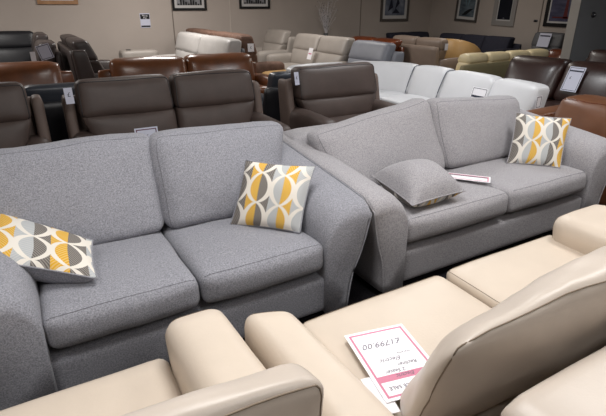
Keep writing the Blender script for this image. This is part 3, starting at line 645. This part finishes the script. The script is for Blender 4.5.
M['oak'] = noisy('oak_frame', rgb(150, 112, 80), rgb(176, 136, 100), 8, rough=.5, bump=0)
picture('pale wooden framed picture at the very top left of the back wall', 'back', .62, 1.38, 1.60, 2.1, 'oak', .07, .03, (artmat('p0', rgb(90, 84, 80), rgb(150, 140, 130), 5),))
leafs = [[(.35, .1), (.55, .35), (.75, .12)], [(.5, .3), (.62, .95), (.72, .6)], [(.15, .2), (.3, .9), (.4, .4)]]
picture('pewter framed blue-grey print between the vase and the far corner', 'back', 9.35, 10.4, 1.14, 2.0, 'silverframe', .07, .09, (A2, (plain('p3', rgb(30, 34, 52), .5), leafs)))
picture('pewter framed leaf print, leftmost on the right wall', 'right', 10.75, 9.95, 1.165, 1.95, 'silverframe', .06, .07, (A3, (plain('p4', rgb(14, 18, 24), .5), [[(.2, .05), (.5, .1), (.95, .42), (.7, .40), (.4, .25)]]), (plain('p4b', rgb(110, 140, 150), .5), [[(.45, .4), (.3, .95), (.38, .95)], [(.5, .4), (.6, .95), (.7, .95)]])), rot=-2.5)
picture('white framed tall dark print in the middle of the right wall', 'right', 9.42, 8.72, 1.09, 1.95, 'whiteframe', .12, .03, (A4, (plain('p5', rgb(96, 96, 104), .5), [[(.4, .04), (.5, .1), (.6, .04)]])), rot=-1.5)
tower = [[(.44, .1), (.58, .1), (.555, .5), (.465, .5)], [(.465, .5), (.555, .5), (.545, .85), (.475, .85)], [(.1, .12), (.9, .12), (.9, .17), (.1, .17)]]
picture('black framed print of a red tower at dusk, beside the partition', 'right', 7.88, 6.85, 1.11, 1.95, 'blackframe', .08, .04, (A5, (plain('p6', rgb(96, 26, 28), .5), tower)), rot=-.5)

# wall notice
R = bpy.data.objects.new('wall_notice', None); C.objects.link(R); tag(R, 'small white notice with black bands on the back wall left of the pictures', 'notice')
R.matrix_basis = Matrix.Translation((2.60, YB - .002, 1.115)) @ Matrix.Rotation(math.radians(90), 4, 'X')
for nm, rs, mm, za, zb in (('sheet', (0, 0, .22, .30), 'carddim', 0, .006), ('header_band', (.01, .18, .21, .28), 'blackframe', .006, .0075), ('footer_band', (.01, .012, .21, .045), 'blackframe', .006, .0075)):
    bm = bmesh.new(); box(bm, rs[0], rs[2], rs[1], rs[3], za, zb); link_mesh(nm, bm, M[mm], R, smooth=False, world=False)
for s, y in (('Please', .235), ('Pay', .19)):
    link_mesh('lettering', text_bm(s, .05, Matrix.Translation((.11, y, .009))), M['card'], R, smooth=False, world=False)
# thermostat-like fitting on the wall and hook on the partition
S = thing('wall_switch', 'small dark switch on the right wall left of the tower print', 'switch', (XR - .02, 8.0, 1.2))
pad('plate', box_hex(XR - .02, XR - .001, 8.06, 8.16, 1.20, 1.25), M['metalgrey'], S, r=.005, cuts=3)
pad('rocker', box_hex(XR - .026, XR - .02, 8.09, 8.13, 1.21, 1.24), M['blackframe'], S, r=.002, cuts=2)
S = thing('wall_hook', 'small round metal fixing on the grey partition', 'fixing', (9.75, 5.6, 1.4))
bm = bmesh.new(); bmesh.ops.create_cone(bm, cap_ends=True, segments=20, radius1=.05, radius2=.045, depth=.03, matrix=Matrix.Translation((9.45, 5.605, 1.42)) @ Matrix.Rotation(math.radians(90), 4, 'X')); link_mesh('disc', bm, M['metalgrey'], S)
bm = bmesh.new(); bmesh.ops.create_uvsphere(bm, u_segments=12, v_segments=8, radius=.022, matrix=Matrix.Translation((9.45, 5.58, 1.42))); link_mesh('knob', bm, M['chrome'], S)

# ------------------------------------------------------------------ silver twigs in a floor vase
S = thing('twig_arrangement', 'silver sparkling twigs in a tall vase against the back wall', 'twigs in vase', (7.25, 11.35, 0))
secs = []
for z, r in ((0, .09), (.05, .11), (.3, .12), (.6, .08), (.82, .05), (.90, .065)):
    secs.append([(7.25 + r * math.cos(2 * math.pi * k / 20), 11.35 + r * math.sin(2 * math.pi * k / 20), z) for k in range(20)])
link_mesh('vase', loft(secs), M['slate'], S)
random.seed(11); bm = bmesh.new(); bb = bmesh.new()
for i in range(26):
    a = random.uniform(0, 2 * math.pi); sp = random.uniform(.03, .32); top = random.uniform(1.25, 1.68)
    p0 = Vector((7.25, 11.35, .85)); p1 = p0 + Vector((math.cos(a) * sp * .4, math.sin(a) * sp * .3, (top - .85) * .5)); p2 = p0 + Vector((math.cos(a) * sp, math.sin(a) * sp * .8, top - .85))
    c = catmull([p0, p1, p2], 5); tube(bm, c, .006, 5, .4)
    for j in range(5):
        q = c[random.randint(3, len(c) - 1)]; d = Vector((random.uniform(-1, 1), random.uniform(-1, 1), random.uniform(0, 1))) * .10
        tube(bm, [q, q + d * .5, q + d], .004, 4, .4)
        bmesh.ops.create_icosphere(bb, subdivisions=1, radius=random.uniform(.007, .013), matrix=Matrix.Translation(q + d))
link_mesh('twigs', bm, M['silver'], S)['kind'] = 'stuff'; link_mesh('beads', bb, M['chrome'], S)['kind'] = 'stuff'
